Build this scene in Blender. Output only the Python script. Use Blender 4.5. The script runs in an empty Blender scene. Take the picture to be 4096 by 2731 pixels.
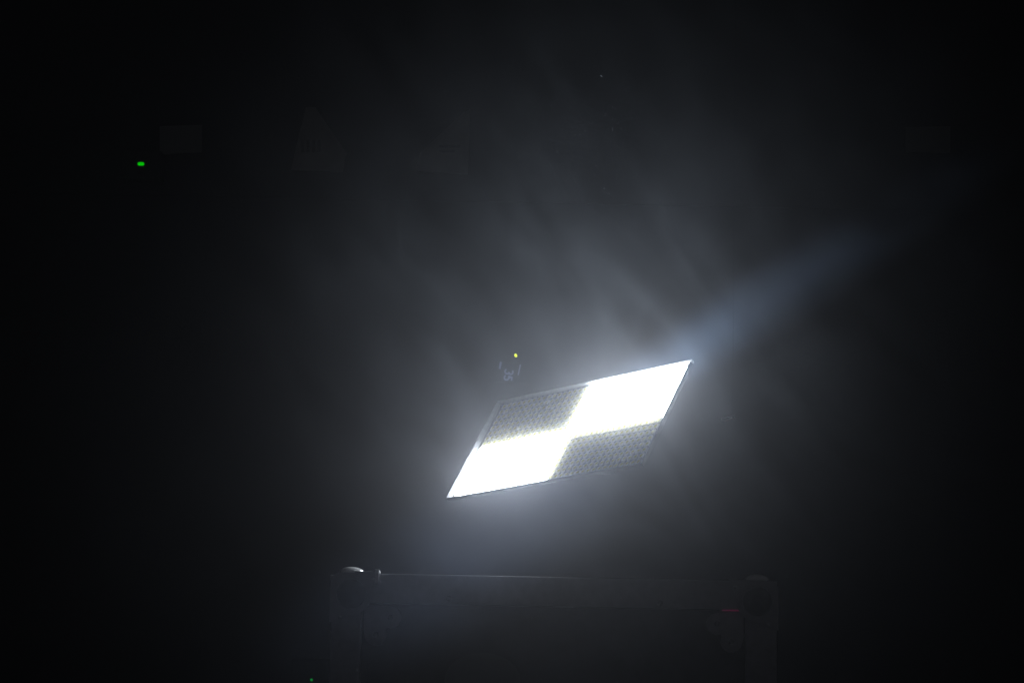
import bpy, bmesh, math, random
from mathutils import Matrix, Vector
random.seed(7)
sc = bpy.context.scene
C = sc.collection

# ------------------------------------------------------------ camera
F_PX = 10500.0
cam_d = bpy.data.cameras.new('camera')
cam = bpy.data.objects.new('camera', cam_d); C.objects.link(cam)
cam_d.sensor_width = 36.0
cam_d.lens = F_PX / 4096 * 36.0
cam_d.clip_start = 0.05; cam_d.clip_end = 100
PITCH, ROLL = math.radians(8.0), math.radians(1.1)
CAM = (Matrix.Translation((0, 0, 0.6)) @ Matrix.Rotation(math.pi/2 + PITCH, 4, 'X')
       @ Matrix.Rotation(ROLL, 4, 'Z'))
cam.matrix_world = CAM
sc.camera = cam

# ------------------------------------------------------------ world, exposure
w = bpy.data.worlds.new('World'); sc.world = w; w.use_nodes = True
bg = w.node_tree.nodes['Background']
bg.inputs[0].default_value = (1.0, 0.96, 1.0, 1); bg.inputs[1].default_value = 0.007
sc.view_settings.view_transform = 'Standard'
sc.view_settings.look = 'None'
sc.view_settings.exposure = 0.0
sc.view_settings.gamma = 1.0
sc.cycles.use_denoising = True
sc.cycles.use_adaptive_sampling = True
sc.cycles.adaptive_threshold = 0.02
sc.cycles.max_bounces = 5
sc.cycles.volume_bounces = 1
sc.cycles.volume_step_rate = 5.0
sc.cycles.transparent_max_bounces = 8
sc.cycles.sample_clamp_indirect = 4.0

LIT = 54.0            # radiance of the lit LEDs
HAZE = 0.0070
P = 0.016             # LED pitch

# ------------------------------------------------------------ helpers
def ray(px, py):
    d = Vector(((px-2048)/F_PX, -(py-1365.5)/F_PX, -1.0))
    return (CAM.to_3x3() @ d)
def at(px, py, y):
    """the point of the plane world-y = y that lies in that direction"""
    d = ray(px, py); o = CAM.translation
    return o + d * ((y - o.y) / d.y)

def mat(name, col, rough=0.6, metal=0.0, emit=None, strength=0.0, noise=0.0, nscale=20, spec=0.5, bump=0.0):
    m = bpy.data.materials.new(name); m.use_nodes = True
    nt = m.node_tree; b = nt.nodes['Principled BSDF']
    b.inputs['Base Color'].default_value = (*col, 1)
    b.inputs['Roughness'].default_value = rough
    b.inputs['Metallic'].default_value = metal
    b.inputs['Specular IOR Level'].default_value = spec
    if noise or bump:
        tc = nt.nodes.new('ShaderNodeTexCoord')
        nz = nt.nodes.new('ShaderNodeTexNoise'); nz.inputs['Scale'].default_value = nscale
        nz.inputs['Detail'].default_value = 6
        nt.links.new(tc.outputs['Object'], nz.inputs['Vector'])
        if noise:
            mr = nt.nodes.new('ShaderNodeMapRange')
            mr.inputs['From Min'].default_value = 0.3; mr.inputs['From Max'].default_value = 0.7
            mr.inputs['To Min'].default_value = 1-noise; mr.inputs['To Max'].default_value = 1+noise
            nt.links.new(nz.outputs['Fac'], mr.inputs['Value'])
            mx = nt.nodes.new('ShaderNodeMix'); mx.data_type = 'RGBA'; mx.blend_type = 'MULTIPLY'
            mx.inputs[0].default_value = 1
            mx.inputs[6].default_value = (*col, 1)
            nt.links.new(mr.outputs[0], mx.inputs[7])
            nt.links.new(mx.outputs[2], b.inputs['Base Color'])
        if bump:
            bp = nt.nodes.new('ShaderNodeBump'); bp.inputs['Strength'].default_value = bump
            bp.inputs['Distance'].default_value = 0.002
            nt.links.new(nz.outputs['Fac'], bp.inputs['Height'])
            nt.links.new(bp.outputs[0], b.inputs['Normal'])
    if emit:
        b.inputs['Emission Color'].default_value = (*emit, 1)
        b.inputs['Emission Strength'].default_value = strength
    return m

def box(bm, x0, x1, y0, y1, z0, z1, mi=0, bev=0.0):
    vs = [bm.verts.new((x, y, z)) for x in (x0, x1) for y in (y0, y1) for z in (z0, z1)]
    fs = []
    for q in ((0,1,3,2), (4,6,7,5), (0,4,5,1), (2,3,7,6), (0,2,6,4), (1,5,7,3)):
        f = bm.faces.new([vs[i] for i in q]); f.material_index = mi; fs.append(f)
    if bev:
        es = list({e for f in fs for e in f.edges})
        bmesh.ops.bevel(bm, geom=es, offset=bev, segments=2, affect='EDGES', profile=0.5)
    return vs

def prism(bm, pts, z0, z1, mi=0):
    a = [bm.verts.new((x, y, z0)) for x, y in pts]; b = [bm.verts.new((x, y, z1)) for x, y in pts]
    n = len(pts)
    fs = [bm.faces.new(b), bm.faces.new(a[::-1])]
    for i in range(n):
        fs.append(bm.faces.new((a[i], a[(i+1) % n], b[(i+1) % n], b[i])))
    for f in fs: f.material_index = mi
    return fs

def outer_dark(bm, W, H):
    for f in bm.faces:
        c = f.calc_center_median()
        f.normal_update()
        if abs(c.x-W) < 0.0008 or abs(abs(c.y)-H) < 0.0008: f.material_index = 1

def obj(name, bm, mats, parent=None, smooth=False, loc=None):
    bmesh.ops.recalc_face_normals(bm, faces=bm.faces)
    me = bpy.data.meshes.new(name); bm.to_mesh(me); bm.free()
    for m in (mats if isinstance(mats, (list, tuple)) else [mats]): me.materials.append(m)
    if smooth:
        for p in me.polygons: p.use_smooth = True
    o = bpy.data.objects.new(name, me); C.objects.link(o)
    if parent: o.parent = parent
    if loc is not None: o.location = loc
    return o

def tag(o, label=None, cat=None, group=None, kind=None):
    if label: o['label'] = label
    if cat: o['category'] = cat
    if group: o['group'] = group
    if kind: o['kind'] = kind
    return o

def empty(name, mw, label, cat, group=None):
    o = bpy.data.objects.new(name, None); C.objects.link(o); o.matrix_world = mw
    o.empty_display_size = 0.1
    return tag(o, label, cat, group)

# ------------------------------------------------------------ materials
M_case = mat('case_laminate', (0.018, 0.019, 0.021), 0.55, noise=0.35, nscale=30, bump=0.3)
M_rail = mat('case_aluminium_rail', (0.35, 0.35, 0.39), 0.5, metal=0.35, noise=0.10, nscale=60, bump=0.15)
M_ball = mat('corner_black_steel', (0.05, 0.052, 0.06), 0.35, metal=0.3, noise=0.3, nscale=50, bump=0.1)
M_metal = mat('worn_steel', (0.55, 0.56, 0.58), 0.34, metal=1.0, noise=0.15, nscale=80, bump=0.2)
M_zinc = mat('zinc_plate', (0.92, 0.93, 0.95), 0.25, metal=0.1, noise=0.1, nscale=80)
M_dkmetal = mat('dark_coated_steel', (0.16, 0.16, 0.17), 0.4, metal=0.8, noise=0.2, nscale=80, bump=0.2)
M_wall = mat('black_wall_paint', (0.010, 0.010, 0.011), 0.9, spec=0.06, noise=0.4, nscale=3, bump=0.2)
M_floor = mat('black_stage_floor', (0.02, 0.02, 0.022), 0.6, noise=0.4, nscale=6, bump=0.3)
M_plate = mat('grey_plate', (0.10, 0.10, 0.10), 0.7, noise=0.2, nscale=12)
M_plate2 = mat('pale_plate', (0.25, 0.25, 0.25), 0.7, noise=0.2, nscale=12)
M_print = mat('dark_print', (0.03, 0.03, 0.03), 0.7)
M_house = mat('fixture_black_housing', (0.012, 0.012, 0.014), 0.8, spec=0.08, noise=0.3, nscale=90, bump=0.2)
M_rim = mat('fixture_grey_rim', (0.36, 0.37, 0.39), 0.5, noise=0.15, nscale=120)
M_board = mat('led_board', (0.20, 0.21, 0.18), 0.45, noise=0.1, nscale=300)
M_white = mat('led_package', (0.85, 0.84, 0.76), 0.4)
_n = M_white.node_tree; _o = _n.nodes.new('ShaderNodeObjectInfo'); _r = _n.nodes.new('ShaderNodeMapRange')
_r.inputs['To Min'].default_value = 0.92; _r.inputs['To Max'].default_value = 1.0
_m = _n.nodes.new('ShaderNodeMix'); _m.data_type = 'RGBA'; _m.blend_type = 'MULTIPLY'; _m.inputs[0].default_value = 1; _m.inputs[6].default_value = (0.92, 0.89, 0.72, 1)
_n.links.new(_o.outputs['Random'], _r.inputs['Value']); _n.links.new(_r.outputs[0], _m.inputs[7]); _n.links.new(_m.outputs[2], _n.nodes['Principled BSDF'].inputs['Base Color'])
M_phos = mat('led_phosphor', (0.62, 0.55, 0.10), 0.35)
M_lit = mat('lit_led', (0.9, 0.9, 0.9), 0.4, emit=(0.88, 0.94, 1.0), strength=LIT)
M_lit.cycles.emission_sampling = 'FRONT'
M_disp = mat('display_light', (0.1, 0.1, 0.1), 0.5, emit=(0.28, 0.36, 0.75), strength=0.14)
M_yled = mat('yellow_lamp', (0.3, 0.3, 0.02), 0.3, emit=(0.9, 1.0, 0.0), strength=1.1)
M_gled = mat('green_lamp', (0.02, 0.3, 0.02), 0.3, emit=(0.0, 1.0, 0.0), strength=0.45)
M_gled2 = mat('dim_green_lamp', (0.02, 0.3, 0.02), 0.3, emit=(0.0, 1.0, 0.12), strength=0.2)
M_red_glint = mat('red_reflection', (0.3, 0.02, 0.1), 0.3, emit=(1.0, 0.02, 0.32), strength=0.028)  # reflection of a red LED, put in as weak emission
M_glass = bpy.data.materials.new('cover_glass'); M_glass.use_nodes = True
nt = M_glass.node_tree; nt.nodes.clear()
o_ = nt.nodes.new('ShaderNodeOutputMaterial'); mx = nt.nodes.new('ShaderNodeMixShader')
fr = nt.nodes.new('ShaderNodeFresnel'); fr.inputs[0].default_value = 1.85
tr = nt.nodes.new('ShaderNodeBsdfTransparent'); gl = nt.nodes.new('ShaderNodeBsdfAnisotropic')
gl.inputs['Roughness'].default_value = 0.12
nt.links.new(fr.outputs[0], mx.inputs[0]); nt.links.new(tr.outputs[0], mx.inputs[1])
nt.links.new(gl.outputs[0], mx.inputs[2]); nt.links.new(mx.outputs[0], o_.inputs['Surface'])

# ------------------------------------------------------------ setting
WALL_Y = 7.7
bm = bmesh.new(); box(bm, -5, 5, -2.5, 8.2, -0.1, 0.0)
tag(obj('stage_floor', bm, M_floor), kind='structure')
wall_bm = bmesh.new(); box(wall_bm, -5, 5, WALL_Y+0.03, WALL_Y+0.2, 0.0, 3.4)
wall = tag(obj('rear_wall', wall_bm, M_wall), kind='structure')
seams = [at(700, y, WALL_Y).z for y in ()]
seams = [0.004, 0.55] + seams + [2.1, 2.8, 3.4]
seams = sorted(s for s in seams)
for a, b in zip(seams[:-1], seams[1:]):
    if b - a < 0.02: continue
    bm = bmesh.new(); box(bm, -5, 5, 0, 0.026, a+0.0006, b-0.0006, bev=0.0003)
    obj('wall_board', bm, M_wall, wall, loc=(0, WALL_Y, 0))

# ------------------------------------------------------------ LED panel light
R = Matrix(((0.69141303, 0.39286408, -0.60630507),
            (0.16288459, 0.7328476, 0.66060806),
            (0.70385839, -0.55551077, 0.44270887)))
PANEL = CAM @ (Matrix.Translation(Vector((7.49484955, -12.15965735, -351.71655843))*P) @ R.to_4x4())
fix = empty('stage_light', PANEL,
            'tilted rectangular LED strobe panel with two lit quarters facing two unlit quarters', 'stage light')
W, H, RZ = 18.28*P, 8.885*P, 0.305*P
BZ = -0.17*P
# housing behind the board, with chamfered rear
bm = bmesh.new()
def ring(sx, sy, z): return [bm.verts.new((x*sx, y*sy, z)) for x, y in ((-1,-1),(1,-1),(1,1),(-1,1))]
r = [ring(W-.0003, H-.0003, BZ-0.001), ring(W-.0003, H-.0003, BZ-0.002), ring(W-0.11, H-0.085, -0.062), ring(W-0.125, H-0.10, -0.072)]
for a, b in zip(r[:-1], r[1:]):
    for i in range(4): bm.faces.new((a[i], b[i], b[(i+1)%4], a[(i+1)%4]))
bm.faces.new(r[0]); bm.faces.new(r[-1][::-1])
obj('housing', bm, M_house, fix)
# rim: four bars round the board
T = 0.16*P
rim = [(-W-0.3*P, W, H-T, H), (-W-0.3*P, W, -H, -H+T), (-W-0.3*P, -W+T, -H+T, H-T), (W-T, W, -H+T, H-T)]
for x0, x1, y0, y1 in (rim[1], rim[3]):
    bm = bmesh.new(); box(bm, x0, x1, y0, y1, BZ-0.0005, RZ, bev=0.0004); outer_dark(bm, W, H); obj('rim_bar', bm, [M_rim, M_house], fix)
def sloped_bar(sect, along):            # far sides: the inner face slopes down to the board
    bm = bmesh.new(); prism(bm, [(a, z) for a, z in sect], along[0], along[1]); return bm
bm = sloped_bar([(-W-0.45*P, BZ-.0005), (-W+T, BZ-.0005), (-W+T, BZ+.0002), (-W-0.33*P, RZ), (-W-0.45*P, RZ)], (-(H-T), H-T))
for v in bm.verts: v.co = Vector((v.co.x, v.co.z, v.co.y))
obj('rim_bar', bm, M_rim, fix)
bm = sloped_bar([(H+0.2*P, BZ-.0005), (H-T, BZ-.0005), (H-T, BZ+.0002), (H+0.1*P, RZ), (H+0.2*P, RZ)], (-W-0.45*P, W+0.1*P))
for v in bm.verts: v.co = Vector((v.co.z, v.co.x, v.co.y))
obj('rim_bar', bm, M_rim, fix)
# board
bm = bmesh.new(); box(bm, -W+T+.0002, W-T-.0002, -H+T+.0002, H-T-.0002, BZ-0.0008, BZ); obj('circuit_board', bm, M_board, fix)
# one LED: white package, round recessed phosphor
def led_mesh():
    bm = bmesh.new(); s = 0.385*P; n = 8
    zb, zt, zr = BZ, 0.0, -0.06*P
    base = [bm.verts.new((x*s, y*s, zb)) for x, y in ((-1,-1),(1,-1),(1,1),(-1,1))]
    oct_o = []
    # outline of the package top: square with one clipped corner, 8 points
    pts = [(-1,-1),(0,-1),(1,-1),(1,0),(1,1),(0,1),(-0.55,1),(-1,0.45)]
    top = [bm.verts.new((x*s, y*s, zt)) for x, y in pts]
    bot = [bm.verts.new((x*s, y*s, zb)) for x, y in pts]
    for v in base: bm.verts.remove(v)
    for i in range(n): bm.faces.new((bot[i], bot[(i+1)%n], top[(i+1)%n], top[i]))
    rr = 0.315*P
    ang = [math.atan2(y, x) for x, y in pts]
    rin = [bm.verts.new((rr*math.cos(a), rr*math.sin(a), zt)) for a in ang]
    rdn = [bm.verts.new((rr*.9*math.cos(a), rr*.9*math.sin(a), zr)) for a in ang]
    for i in range(n):
        bm.faces.new((top[i], top[(i+1)%n], rin[(i+1)%n], rin[i]))
        bm.faces.new((rin[i], rin[(i+1)%n], rdn[(i+1)%n], rdn[i]))
    f = bm.faces.new(rdn); f.material_index = 1
    bmesh.ops.recalc_face_normals(bm, faces=bm.faces)
    me = bpy.data.meshes.new('led_chip'); bm.to_mesh(me); bm.free()
    me.materials.append(M_white); me.materials.append(M_phos)
    return me
led = led_mesh()
cols = list(range(17)) + list(range(18, 35)); rows = list(range(8)) + list(range(9, 17))
lit_bm = bmesh.new()
for rr_ in rows:
    for cc in cols:
        x, y = (cc-17)*P, -(rr_-8)*P
        if (cc < 17) == (rr_ < 8):           # unlit quarters: top left and bottom right
            o = bpy.data.objects.new('led_chip', led); C.objects.link(o); o.parent = fix
            o.location = (x, y, 0)
        else:
            a, b = 0.43*P, 0.30*P
            v0 = [lit_bm.verts.new((x+sx*a, y+sy*a, BZ)) for sx, sy in ((-1,-1),(1,-1),(1,1),(-1,1))]
            v1 = [lit_bm.verts.new((x+sx*b, y+sy*b, 0.06*P)) for sx, sy in ((-1,-1),(1,-1),(1,1),(-1,1))]
            for i in range(4): lit_bm.faces.new((v0[i], v0[(i+1)%4], v1[(i+1)%4], v1[i]))
            lit_bm.faces.new(v1)
for x0, x1, y0, y1 in ((-17.4, 17.4, -0.3, 0.3), (-0.3, 0.3, -8.4, -0.3), (-0.3, 0.3, 0.3, 8.4)):
    box(lit_bm, x0*P, x1*P, y0*P, y1*P, BZ+.0001, -0.05*P)
tag(obj('lit_led_field', lit_bm, M_lit, fix), kind='stuff')
# cover pane
bm = bmesh.new()
bm.faces.new([bm.verts.new((x*(W-T-.0003), y*(H-T-.0003), 0.2*P)) for x, y in ((-1,-1),(1,-1),(1,1),(-1,1))])
obj('cover_pane', bm, M_glass, fix)
# screws on the far rim band
for x, y in ((-W+0.5*P, H-0.45*P), (-2*P, H-0.45*P), (W-0.6*P, H-0.45*P)):
    bm = bmesh.new(); bmesh.ops.create_cone(bm, cap_ends=True, segments=10, radius1=0.0025, radius2=0.002, depth=0.002)
    obj('rim_screw', bm, M_metal, fix, loc=(x, y, BZ+0.001))

# support arm from the back of the head to the rear wall, hidden by the head from the front
INV = PANEL.inverted()
parent_world = {fix: PANEL}
def local_obj(name, bm, m, parent, mw, smooth=False):
    o = obj(name, bm, m, parent, smooth)
    o.matrix_basis = parent_world[parent].inverted() @ mw; return o
a = PANEL @ Vector((0, 0, -0.07)); b = a + (a - CAM.translation).normalized() * 0.02
b = at(2330, 1700, WALL_Y - 0.02); d = b - a
m = Matrix.Translation(a) @ d.to_track_quat('Z', 'Y').to_matrix().to_4x4()
bm = bmesh.new(); box(bm, -0.02, 0.02, -0.02, 0.02, -0.01, d.length - 0.01, bev=0.003)
local_obj('support_arm', bm, M_house, fix, m)
bm = bmesh.new(); box(bm, -0.06, 0.06, -0.045, 0.045, -0.012, 0.03, bev=0.006)
local_obj('pivot_block', bm, M_house, fix, m)

# control box on the rear wall with the glowing 35
BOX_Y = WALL_Y - 0.0035
bc = at(2045, 1462, BOX_Y); bx = Matrix.Translation(bc)
ctl = empty('control_panel', bx, 'flat black wall panel with the faint glowing number 35 turned sideways under a yellow lamp', 'control panel')
parent_world[ctl] = bx
bm = bmesh.new(); box(bm, -0.06, 0.06, 0, 0.0032, -0.05, 0.05)
local_obj('face_plate', bm, M_wall, ctl, bx)
def on_box(px, py, rot, dy=-0.0012):
    p = at(px, py, BOX_Y)
    m = Matrix.Rotation(math.pi/2, 4, 'X') @ Matrix.Rotation(rot, 4, 'Z')
    return Matrix.Translation(p + Vector((0, dy, 0))) @ m
S = BOX_Y / F_PX
ta = math.radians(-99)
def stroke(name, pts, wd, px, py, rot):
    """a flat ribbon along pts (x along the text, y up), as a thin mesh"""
    bm = bmesh.new(); h = wd/2; L_, R_ = [], []
    for i, p in enumerate(pts):
        q0 = Vector(pts[max(0, i-1)]); q1 = Vector(pts[min(len(pts)-1, i+1)])
        t = (q1-q0).normalized(); n = Vector((-t.y, t.x))
        L_.append(Vector(p)+n*h); R_.append(Vector(p)-n*h)
    prism(bm, [(v.x*S, v.y*S) for v in R_ + L_[::-1]], -0.0004, 0.0004)
    return local_obj(name, bm, M_disp, ctl, on_box(px, py, rot))
def arc(cx, cy, rx, ry, a0, a1, n=10):
    return [(cx+rx*math.cos(math.radians(a0+(a1-a0)*i/(n-1))), cy+ry*math.sin(math.radians(a0+(a1-a0)*i/(n-1)))) for i in range(n)]
three = arc(0, 8, 8.5, 7.5, 150, -70) + arc(0, -8, 9.5, 8.5, 75, -150)
five = [(8, 15.5), (-5, 15.5), (-7, 2)] + arc(0, -6, 9, 9, 125, -150, 12)
stroke('display_digit', three, 6.5, 2036.2, 1486.8, ta)
stroke('display_digit', five, 6.5, 2031.9, 1511.2, ta)
for px, py, L_, Th, an in ((2001, 1461, 29, 8, -98), (2077, 1479, 43, 5, -101)):
    bm = bmesh.new(); box(bm, -L_/2*S, L_/2*S, -Th/2*S, Th/2*S, -0.0005, 0.0005)
    local_obj('display_bar', bm, M_disp, ctl, on_box(px, py, math.radians(an)))
bm = bmesh.new(); bmesh.ops.create_uvsphere(bm, u_segments=16, v_segments=8, radius=1.0)
bmesh.ops.scale(bm, vec=(7.6*S, 5.8*S, 0.002), verts=bm.verts)
local_obj('indicator_lamp', bm, M_yled, ctl, on_box(2063, 1421.5, math.radians(-65)), True)

# added pale bar imitating a housing glint, on an added cord right of the panel
lp = at(2912, 1672, 4.95)
lt = empty('added_glint', Matrix.Translation(lp), 'short pale bar added to imitate a glint right of the panel', 'added glint')
bm = bmesh.new(); box(bm, -0.0125, 0.0125, -0.003, 0.003, -0.0016, 0.0016, bev=0.0008)
bmesh.ops.rotate(bm, matrix=Matrix.Rotation(math.radians(-14), 3, 'Y'), verts=bm.verts)
obj('glint_bar', bm, mat('glint_pale', (0.85, 0.87, 0.9), 0.4, noise=0.1), lt)
bm = bmesh.new(); box(bm, 0.0084, 0.0088, -0.0002, 0.0002, 0.002, 3.3-lp.z); obj('glint_cord', bm, M_house, lt)

# ------------------------------------------------------------ flight case
CY = 5.2
pl = at(1322, 2500, CY); pr = at(3108, 2500, CY)
ztop = at(2215, 2306, CY).z
cw = (pr.x - pl.x)/2; cx = (pr.x + pl.x)/2
case = empty('flight_case', Matrix.Translation((cx, CY, 0)),
             'large black flight case with ball corners and riveted corner brackets below the lit panel', 'flight case')
Sc = CY / F_PX
zb = 0.12; DEP = 0.6
sw, rh = 125*Sc, 118*Sc
bm = bmesh.new(); box(bm, -cw+0.004, cw-0.004, 0.012, DEP-0.004, zb+0.004, ztop-0.004)
obj('case_body', bm, M_case, case)
bm = bmesh.new(); box(bm, -cw+0.04, cw-0.0, 0, 0.03, ztop-rh, ztop, bev=0.002); obj('top_rail', bm, M_rail, case)
bm = bmesh.new(); box(bm, -cw+0.04, cw, 0, 0.03, zb, zb+rh, bev=0.003); obj('bottom_rail', bm, M_rail, case)
for s in (-1, 1):
    bm = bmesh.new(); x0, x1 = sorted((s*cw, s*(cw-sw)))
    box(bm, x0, x1, -0.002, 0.032, zb+rh*0.4, ztop-0.045, bev=0.004); obj('side_post', bm, M_rail, case)
for s in (-1, 1):
    for zz in (zb, ztop):
        bm = bmesh.new(); box(bm, s*cw-0.006, s*cw+0.0005, 0.04, DEP, zz-0.014 if zz > zb else zz, zz-0.002 if zz > zb else zz+0.012, bev=0.002)
        obj('edge_strip', bm, M_rail, case)
# ball corners: domed cap with three flat leaves
def ball_corner(sx, sz, back):
    f = 1 if back else -1
    yy = DEP - 0.004 if back else 0.0
    R_ = 0.031
    cxx = sx*(cw - R_ - 0.008); czz = (ztop - R_ - 0.010) if sz > 0 else (zb + R_ + 0.006)
    bm = bmesh.new()                                   # front leaf with a rounded outline
    q = 0.056
    def px_(x, z): return (cxx + sx*x, czz + sz*z)
    pts = [px_(R_+0.010, -q)] + [px_((R_+.010)-0.02+0.02*math.cos(a), (R_+.011)-0.02+0.02*math.sin(a)) for a in [i*math.pi/12 for i in range(7)]] \
        + [px_(-q, R_+0.011)] + [px_(0.041*math.cos(a)*1.0, 0.041*math.sin(a)) for a in [math.pi + i*math.pi/24 for i in range(13)]]
    prism(bm, [(x, z) for x, z in pts], 0.0, 0.0035)
    bmesh.ops.rotate(bm, matrix=Matrix.Rotation(math.pi/2, 3, 'X'), verts=bm.verts)
    bmesh.ops.translate(bm, vec=(0, yy - 0.0025 if not back else yy + 0.0065, 0), verts=bm.verts)
    o = obj('ball_corner', bm, M_rail, case)
    bm = bmesh.new(); bmesh.ops.create_uvsphere(bm, u_segments=28, v_segments=16, radius=R_)
    bmesh.ops.scale(bm, vec=(1.0, 0.55, 1.0), verts=bm.verts)
    bmesh.ops.translate(bm, vec=(cxx, yy, czz), verts=bm.verts)
    obj('corner_ball', bm, M_ball, o, True)
    bm = bmesh.new(); bmesh.ops.create_uvsphere(bm, u_segments=28, v_segments=12, radius=1.0)
    bmesh.ops.scale(bm, vec=(0.025, 0.028, 0.012), verts=bm.verts)
    bmesh.ops.translate(bm, vec=(cxx+sx*0.002, yy - f*0.034, ztop + 0.002 if sz > 0 else zb - 0.002), verts=bm.verts)
    obj('corner_dome', bm, M_zinc, o, True)
    for dx, dz in ((-sx*0.045, sz*.028), (sx*0.02, -sz*0.046)):
        b2 = bmesh.new(); bmesh.ops.create_uvsphere(b2, u_segments=10, v_segments=6, radius=0.004)
        bmesh.ops.translate(b2, vec=(cxx+dx, yy + f*0.006, czz+dz), verts=b2.verts)
        obj('rivet', b2, M_metal, o, True)
for sx in (-1, 1):
    for sz in (-1, 1):
        for bk in (False, True): ball_corner(sx, sz, bk)
# steel end clamp on the top rail beside the left ball corner
bm = bmesh.new()
k = at(1509, 2290, CY).x - cx
box(bm, k-0.004, k+0.004, -0.009, 0.05, ztop-0.020, ztop+0.008, bev=0.0012)
obj('rail_clamp', bm, M_zinc, case)
bm = bmesh.new(); box(bm, -cw+0.045, k-0.004, -0.003, 0.035, ztop-0.02, ztop+0.004, bev=0.0015)
obj('clamp_plate', bm, M_rail, case)
# inner corner brackets: quarter plate with two round lobes, rivets in the lobes
def bracket(sx, sz):
    ix = cw - sw - 0.003; iz = (ztop - rh - 0.003) if sz > 0 else (zb + rh + 0.003)
    bm = bmesh.new()
    base_ = [(0,0), (-0.050,0)]
    def arc(cx_, cy_, r_, a0, a1, n=9):
        return [(cx_+r_*math.cos(math.radians(a0+(a1-a0)*i/(n-1))), cy_+r_*math.sin(math.radians(a0+(a1-a0)*i/(n-1)))) for i in range(n)]
    pts = [(0, 0)] + [(-0.045, 0)] + arc(-0.052, -0.024, 0.022, 100, 290) + arc(-0.024, -0.058, 0.022, 165, 350) + [(0, -0.05)]
    pts = [(sx*x, sz*y) for x, y in pts]
    prism(bm, [(p[0], p[1]) for p in pts], 0, 0.003)
    bmesh.ops.rotate(bm, matrix=Matrix.Rotation(math.pi/2, 3, 'X'), verts=bm.verts)
    bmesh.ops.translate(bm, vec=(sx*ix, 0.0115, iz), verts=bm.verts)
    o = obj('corner_bracket', bm, M_rail, case)
    for x, y in ((-0.052, -0.024), (-0.024, -0.058)):
        b2 = bmesh.new(); bmesh.ops.create_uvsphere(b2, u_segments=12, v_segments=8, radius=0.006)
        bmesh.ops.translate(b2, vec=(sx*(ix+x), 0.008, iz+sz*y), verts=b2.verts)
        obj('rivet', b2, M_dkmetal, o, True)
for sx in (-1, 1):
    for sz in (-1, 1): bracket(sx, sz)
for px, py in ((1795, 2392), (2640, 2412)):
    q = at(px, py, CY); bm = bmesh.new(); bmesh.ops.create_uvsphere(bm, u_segments=10, v_segments=6, radius=0.006)
    bmesh.ops.translate(bm, vec=(q.x-cx, -0.001, q.z), verts=bm.verts); obj('rail_rivet', bm, M_dkmetal, case, True)
# recessed handle dish in the front
q = at(1930, 2720, CY)
bm = bmesh.new()
pts = [(0.075*math.cos(t*math.pi/12), 0.055*math.sin(t*math.pi/12)) for t in range(24)]
prism(bm, pts, 0, 0.003); bmesh.ops.rotate(bm, matrix=Matrix.Rotation(math.pi/2, 3, 'X'), verts=bm.verts)
bmesh.ops.translate(bm, vec=(q.x-cx, 0.0115, q.z), verts=bm.verts); obj('handle_dish', bm, mat('dish_steel', (0.07, 0.07, 0.075), 0.5, metal=0.3), case)
# weakly glowing strip that imitates the reflection of a red LED
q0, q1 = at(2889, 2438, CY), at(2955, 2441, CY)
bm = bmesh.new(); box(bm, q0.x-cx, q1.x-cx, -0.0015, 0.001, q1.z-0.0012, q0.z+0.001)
obj('red_reflection_strip', bm, M_red_glint, case)
for sx in (-1, 1):
    for yy in (0.09, DEP-0.09):
        bm = bmesh.new(); bmesh.ops.create_cone(bm, cap_ends=True, segments=20, radius1=0.05, radius2=0.05, depth=0.035)
        bmesh.ops.rotate(bm, matrix=Matrix.Rotation(math.pi/2, 3, 'Y'), verts=bm.verts)
        bmesh.ops.translate(bm, vec=(sx*(cw-0.12), yy, 0.05), verts=bm.verts)
        wh = obj('castor', bm, M_case, case)
        bm = bmesh.new(); box(bm, sx*(cw-0.12)-0.03, sx*(cw-0.12)+0.03, yy-0.03, yy+0.03, 0.09, zb+0.002)
        obj('castor_plate', bm, M_dkmetal, wh)

# ------------------------------------------------------------ plates on the rear wall
def plate(pts, name, label, cat, inset=None, marks=()):
    c = at(sum(p[0] for p in pts)/len(pts), sum(p[1] for p in pts)/len(pts), WALL_Y)
    def prof(ps):
        out = []
        for p in ps:
            q = at(p[0], p[1], WALL_Y); out.append((q.x-c.x, q.z-c.z))
        return out
    bm = bmesh.new(); prism(bm, prof(pts), 0.002, 0.007)
    bmesh.ops.rotate(bm, matrix=Matrix.Rotation(math.pi/2, 3, 'X'), verts=bm.verts)
    root = tag(obj(name, bm, M_plate2 if marks else M_plate, loc=c), label, cat)
    for x0, y0, x1, y1 in marks:
        b2 = bmesh.new(); prism(b2, prof([(x0, y0), (x0, y1), (x1, y1), (x1, y0)]), 0.0072, 0.008)
        bmesh.ops.rotate(b2, matrix=Matrix.Rotation(math.pi/2, 3, 'X'), verts=b2.verts)
        obj('print_mark', b2, M_print, root)
    return root
plate([(640, 508), (808, 502), (808, 612), (640, 620)], 'wall_plate',
      'faint grey rectangular plate on the dark wall just above the bright green lamp', 'plate')
plate([(1225, 432), (1262, 432), (1385, 612), (1372, 690), (1165, 684), (1185, 590)], 'wall_plate',
      'faint five sided plate with a pointed top and dark print on the dark wall', 'plate',
      marks=[(1205+i*22, 562, 1217+i*22, 612) for i in range(4)])
plate([(1880, 440), (1872, 700), (1665, 690), (1680, 615), (1850, 455)], 'wall_plate',
      'faint triangular plate with a sloping left edge, nearest the frame centre', 'plate',
      marks=[(1755, 585, 1840, 592), (1755, 605, 1820, 611)])
plate([(3622, 512), (3800, 508), (3800, 615), (3622, 612)], 'wall_plate',
      'barely visible grey rectangular plate high on the right of the dark wall', 'plate')

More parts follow.
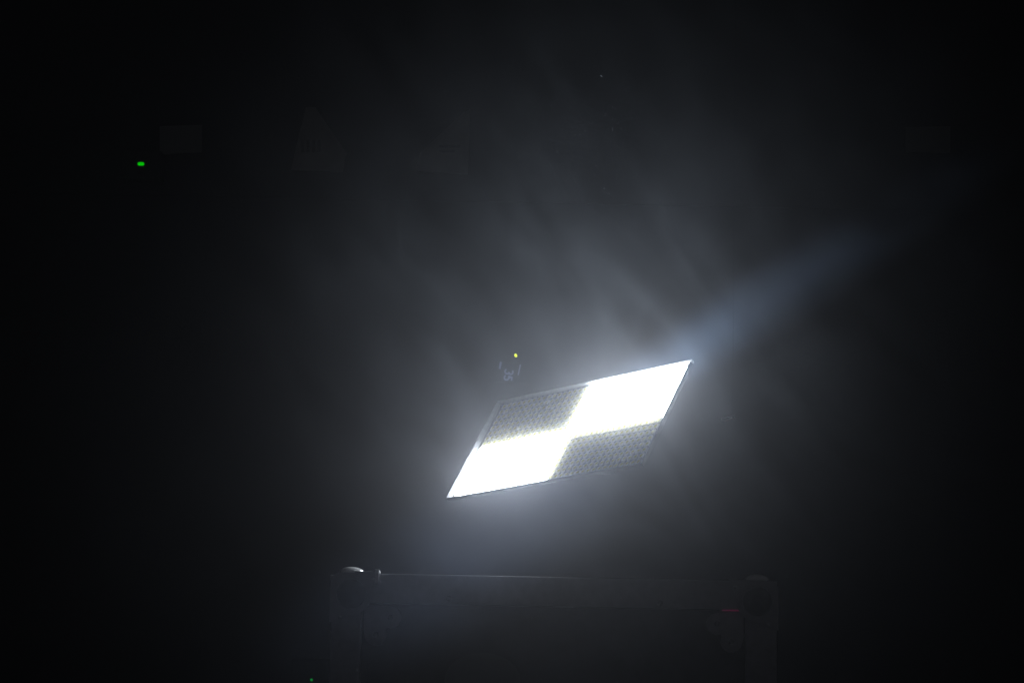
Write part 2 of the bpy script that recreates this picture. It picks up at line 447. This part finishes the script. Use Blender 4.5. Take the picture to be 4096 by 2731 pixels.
# ------------------------------------------------------------ boxes with status lamps
def lamp_box(px, py, y, hw, hh, lw, lh, m, label, rot=0.0):
    c = at(px, py, y); s = y / F_PX
    root = empty('equipment_box', Matrix.Translation(c), label, 'equipment box', 'boxes with green status lamps')
    bm = bmesh.new(); box(bm, -hw, hw, 0, WALL_Y-0.002-y if WALL_Y - y < 0.3 else 0.2, -hh, hh, bev=0.004)
    h_ = obj('box_housing', bm, M_wall, root)
    bm = bmesh.new()
    n = 8; r_ = lh/2*s; e = max(0, (lw-lh)/2*s); pts = []
    for i in range(2*n):
        a = -math.pi/2 + math.pi*i/(n-1) if i < n else math.pi/2 + math.pi*(i-n)/(n-1)
        pts.append(((e if i < n else -e) + r_*math.cos(a), r_*math.sin(a)))
    prism(bm, pts, 0.0005, 0.002)
    bmesh.ops.rotate(bm, matrix=Matrix.Rotation(math.pi/2, 3, 'X'), verts=bm.verts)
    bmesh.ops.remove_doubles(bm, verts=bm.verts, dist=1e-6)
    obj('status_lamp', bm, m, root)
    return root
lamp_box(564, 656.5, WALL_Y-0.08, 0.06, 0.04, 28, 15, M_gled,
         'small black wall box with a bright green pill shaped lamp, upper left')
lb = lamp_box(1246, 2717, 6.4, 0.05, 0.05, 11, 11, M_gled2,
              'black box with a tiny dim green lamp left of the flight case')
c = at(1246, 2717, 6.4)
bm = bmesh.new(); box(bm, -0.05, 0.05, 0.0, 0.2, -c.z+0.002, -0.052, bev=0.004); obj('box_stand', bm, M_wall, lb)

# ------------------------------------------------------------ haze and smoke
def vol(name, dens, col, g, noise=None):
    m = bpy.data.materials.new(name); m.use_nodes = True
    nt = m.node_tree; nt.nodes.clear()
    out = nt.nodes.new('ShaderNodeOutputMaterial'); v = nt.nodes.new('ShaderNodeVolumePrincipled')
    v.inputs['Color'].default_value = (*col, 1); v.inputs['Density'].default_value = dens
    v.inputs['Anisotropy'].default_value = g
    nt.links.new(v.outputs[0], out.inputs['Volume'])
    if noise:
        sc_, thr, soft, stretch, rot = noise
        tc = nt.nodes.new('ShaderNodeTexCoord')
        ln = nt.nodes.new('ShaderNodeVectorMath'); ln.operation = 'LENGTH'
        nt.links.new(tc.outputs['Object'], ln.inputs[0])
        fall = nt.nodes.new('ShaderNodeMapRange'); fall.interpolation_type = 'SMOOTHSTEP'
        fall.inputs['From Min'].default_value = 1.0; fall.inputs['From Max'].default_value = 0.0
        fall.inputs['To Min'].default_value = 0.0; fall.inputs['To Max'].default_value = 1.0
        nt.links.new(ln.outputs['Value'], fall.inputs['Value'])
        geo = nt.nodes.new('ShaderNodeNewGeometry')
        mp = nt.nodes.new('ShaderNodeMapping'); mp.vector_type = 'TEXTURE'; mp.inputs['Scale'].default_value = tuple(1/q for q in stretch)
        mp.inputs['Rotation'].default_value = rot
        nt.links.new(geo.outputs['Position'], mp.inputs['Vector'])
        nz = nt.nodes.new('ShaderNodeTexNoise'); nz.inputs['Scale'].default_value = sc_
        nz.inputs['Detail'].default_value = 3.5; nz.inputs['Distortion'].default_value = 1.4
        nt.links.new(mp.outputs[0], nz.inputs['Vector'])
        mr = nt.nodes.new('ShaderNodeMapRange'); mr.interpolation_type = 'SMOOTHSTEP'
        mr.inputs['From Min'].default_value = thr; mr.inputs['From Max'].default_value = thr+soft
        nt.links.new(nz.outputs['Fac'], mr.inputs['Value'])
        m1 = nt.nodes.new('ShaderNodeMath'); m1.operation = 'MULTIPLY'
        m2 = nt.nodes.new('ShaderNodeMath'); m2.operation = 'MULTIPLY'; m2.inputs[1].default_value = dens
        nt.links.new(fall.outputs[0], m1.inputs[0]); nt.links.new(mr.outputs[0], m1.inputs[1])
        nt.links.new(m1.outputs[0], m2.inputs[0]); nt.links.new(m2.outputs[0], v.inputs['Density'])
    return m
hz = vol('haze_air', HAZE, (0.84, 0.87, 1.0), 0.92)
nt = hz.node_tree; v1 = [n for n in nt.nodes if n.type == 'PRINCIPLED_VOLUME'][0]
v2 = nt.nodes.new('ShaderNodeVolumePrincipled'); v2.inputs['Density'].default_value = HAZE*0.48
v2.inputs['Color'].default_value = (1, 1, 1, 1); v2.inputs['Anisotropy'].default_value = 0.975
ad = nt.nodes.new('ShaderNodeAddShader'); out = [n for n in nt.nodes if n.type == 'OUTPUT_MATERIAL'][0]
nt.links.new(v1.outputs[0], ad.inputs[0]); nt.links.new(v2.outputs[0], ad.inputs[1]); nt.links.new(ad.outputs[0], out.inputs['Volume'])
bm = bmesh.new(); box(bm, -5.5, 5.5, -3, 8.6, -1.1, 3.6)
tag(obj('haze', bm, hz), kind='stuff')
def smoke(center, size, rotm, dens, noise, g=0.6, col=(0.78, 0.87, 1.0)):
    bm = bmesh.new(); bmesh.ops.create_icosphere(bm, subdivisions=3, radius=1.0)
    o = obj('smoke', bm, vol('smoke', dens, col, g, noise))
    o.matrix_world = Matrix.Translation(center) @ rotm @ Matrix.Diagonal((*size, 1))
    return tag(o, kind='stuff')
smoke(at(2490, 1080, 4.5), (0.82, 1.4, 0.80), Matrix.Identity(4), 0.054, (4.5, 0.27, 0.45, (1, 0.17, 1.3), (0, 0.6, 0)), 0.72)
# smoke shaped to imitate light streaks off the panel's upper right and lower left
smoke(at(3260, 1095, 4.95), (0.62, 0.4, 0.085), Matrix.Rotation(math.radians(-33), 4, 'Y'), 0.64, (3.0, 0.2, 0.5, (1, 0.3, 1.6), (0, 0.55, 0)), 0.7, (0.50, 0.68, 1.0))
smoke(at(1760, 2290, 4.6), (0.52, 0.45, 0.17), Matrix.Rotation(math.radians(-32), 4, 'Y'), 0.17, (3.0, 0.2, 0.5, (1, 0.6, 1.3), (0, 0.5, 0)), 0.7, (0.52, 0.66, 1.0))
# a thin curling veil of smoke standing just in front of the light
smoke(at(2800, 1200, 4.75), (1.15, 0.16, 0.85), Matrix.Rotation(math.radians(20), 4, 'Y'), 0.22, (6.0, 0.30, 0.44, (1.7, 0.3, 0.6), (0, -0.75, 0)), 0.68)
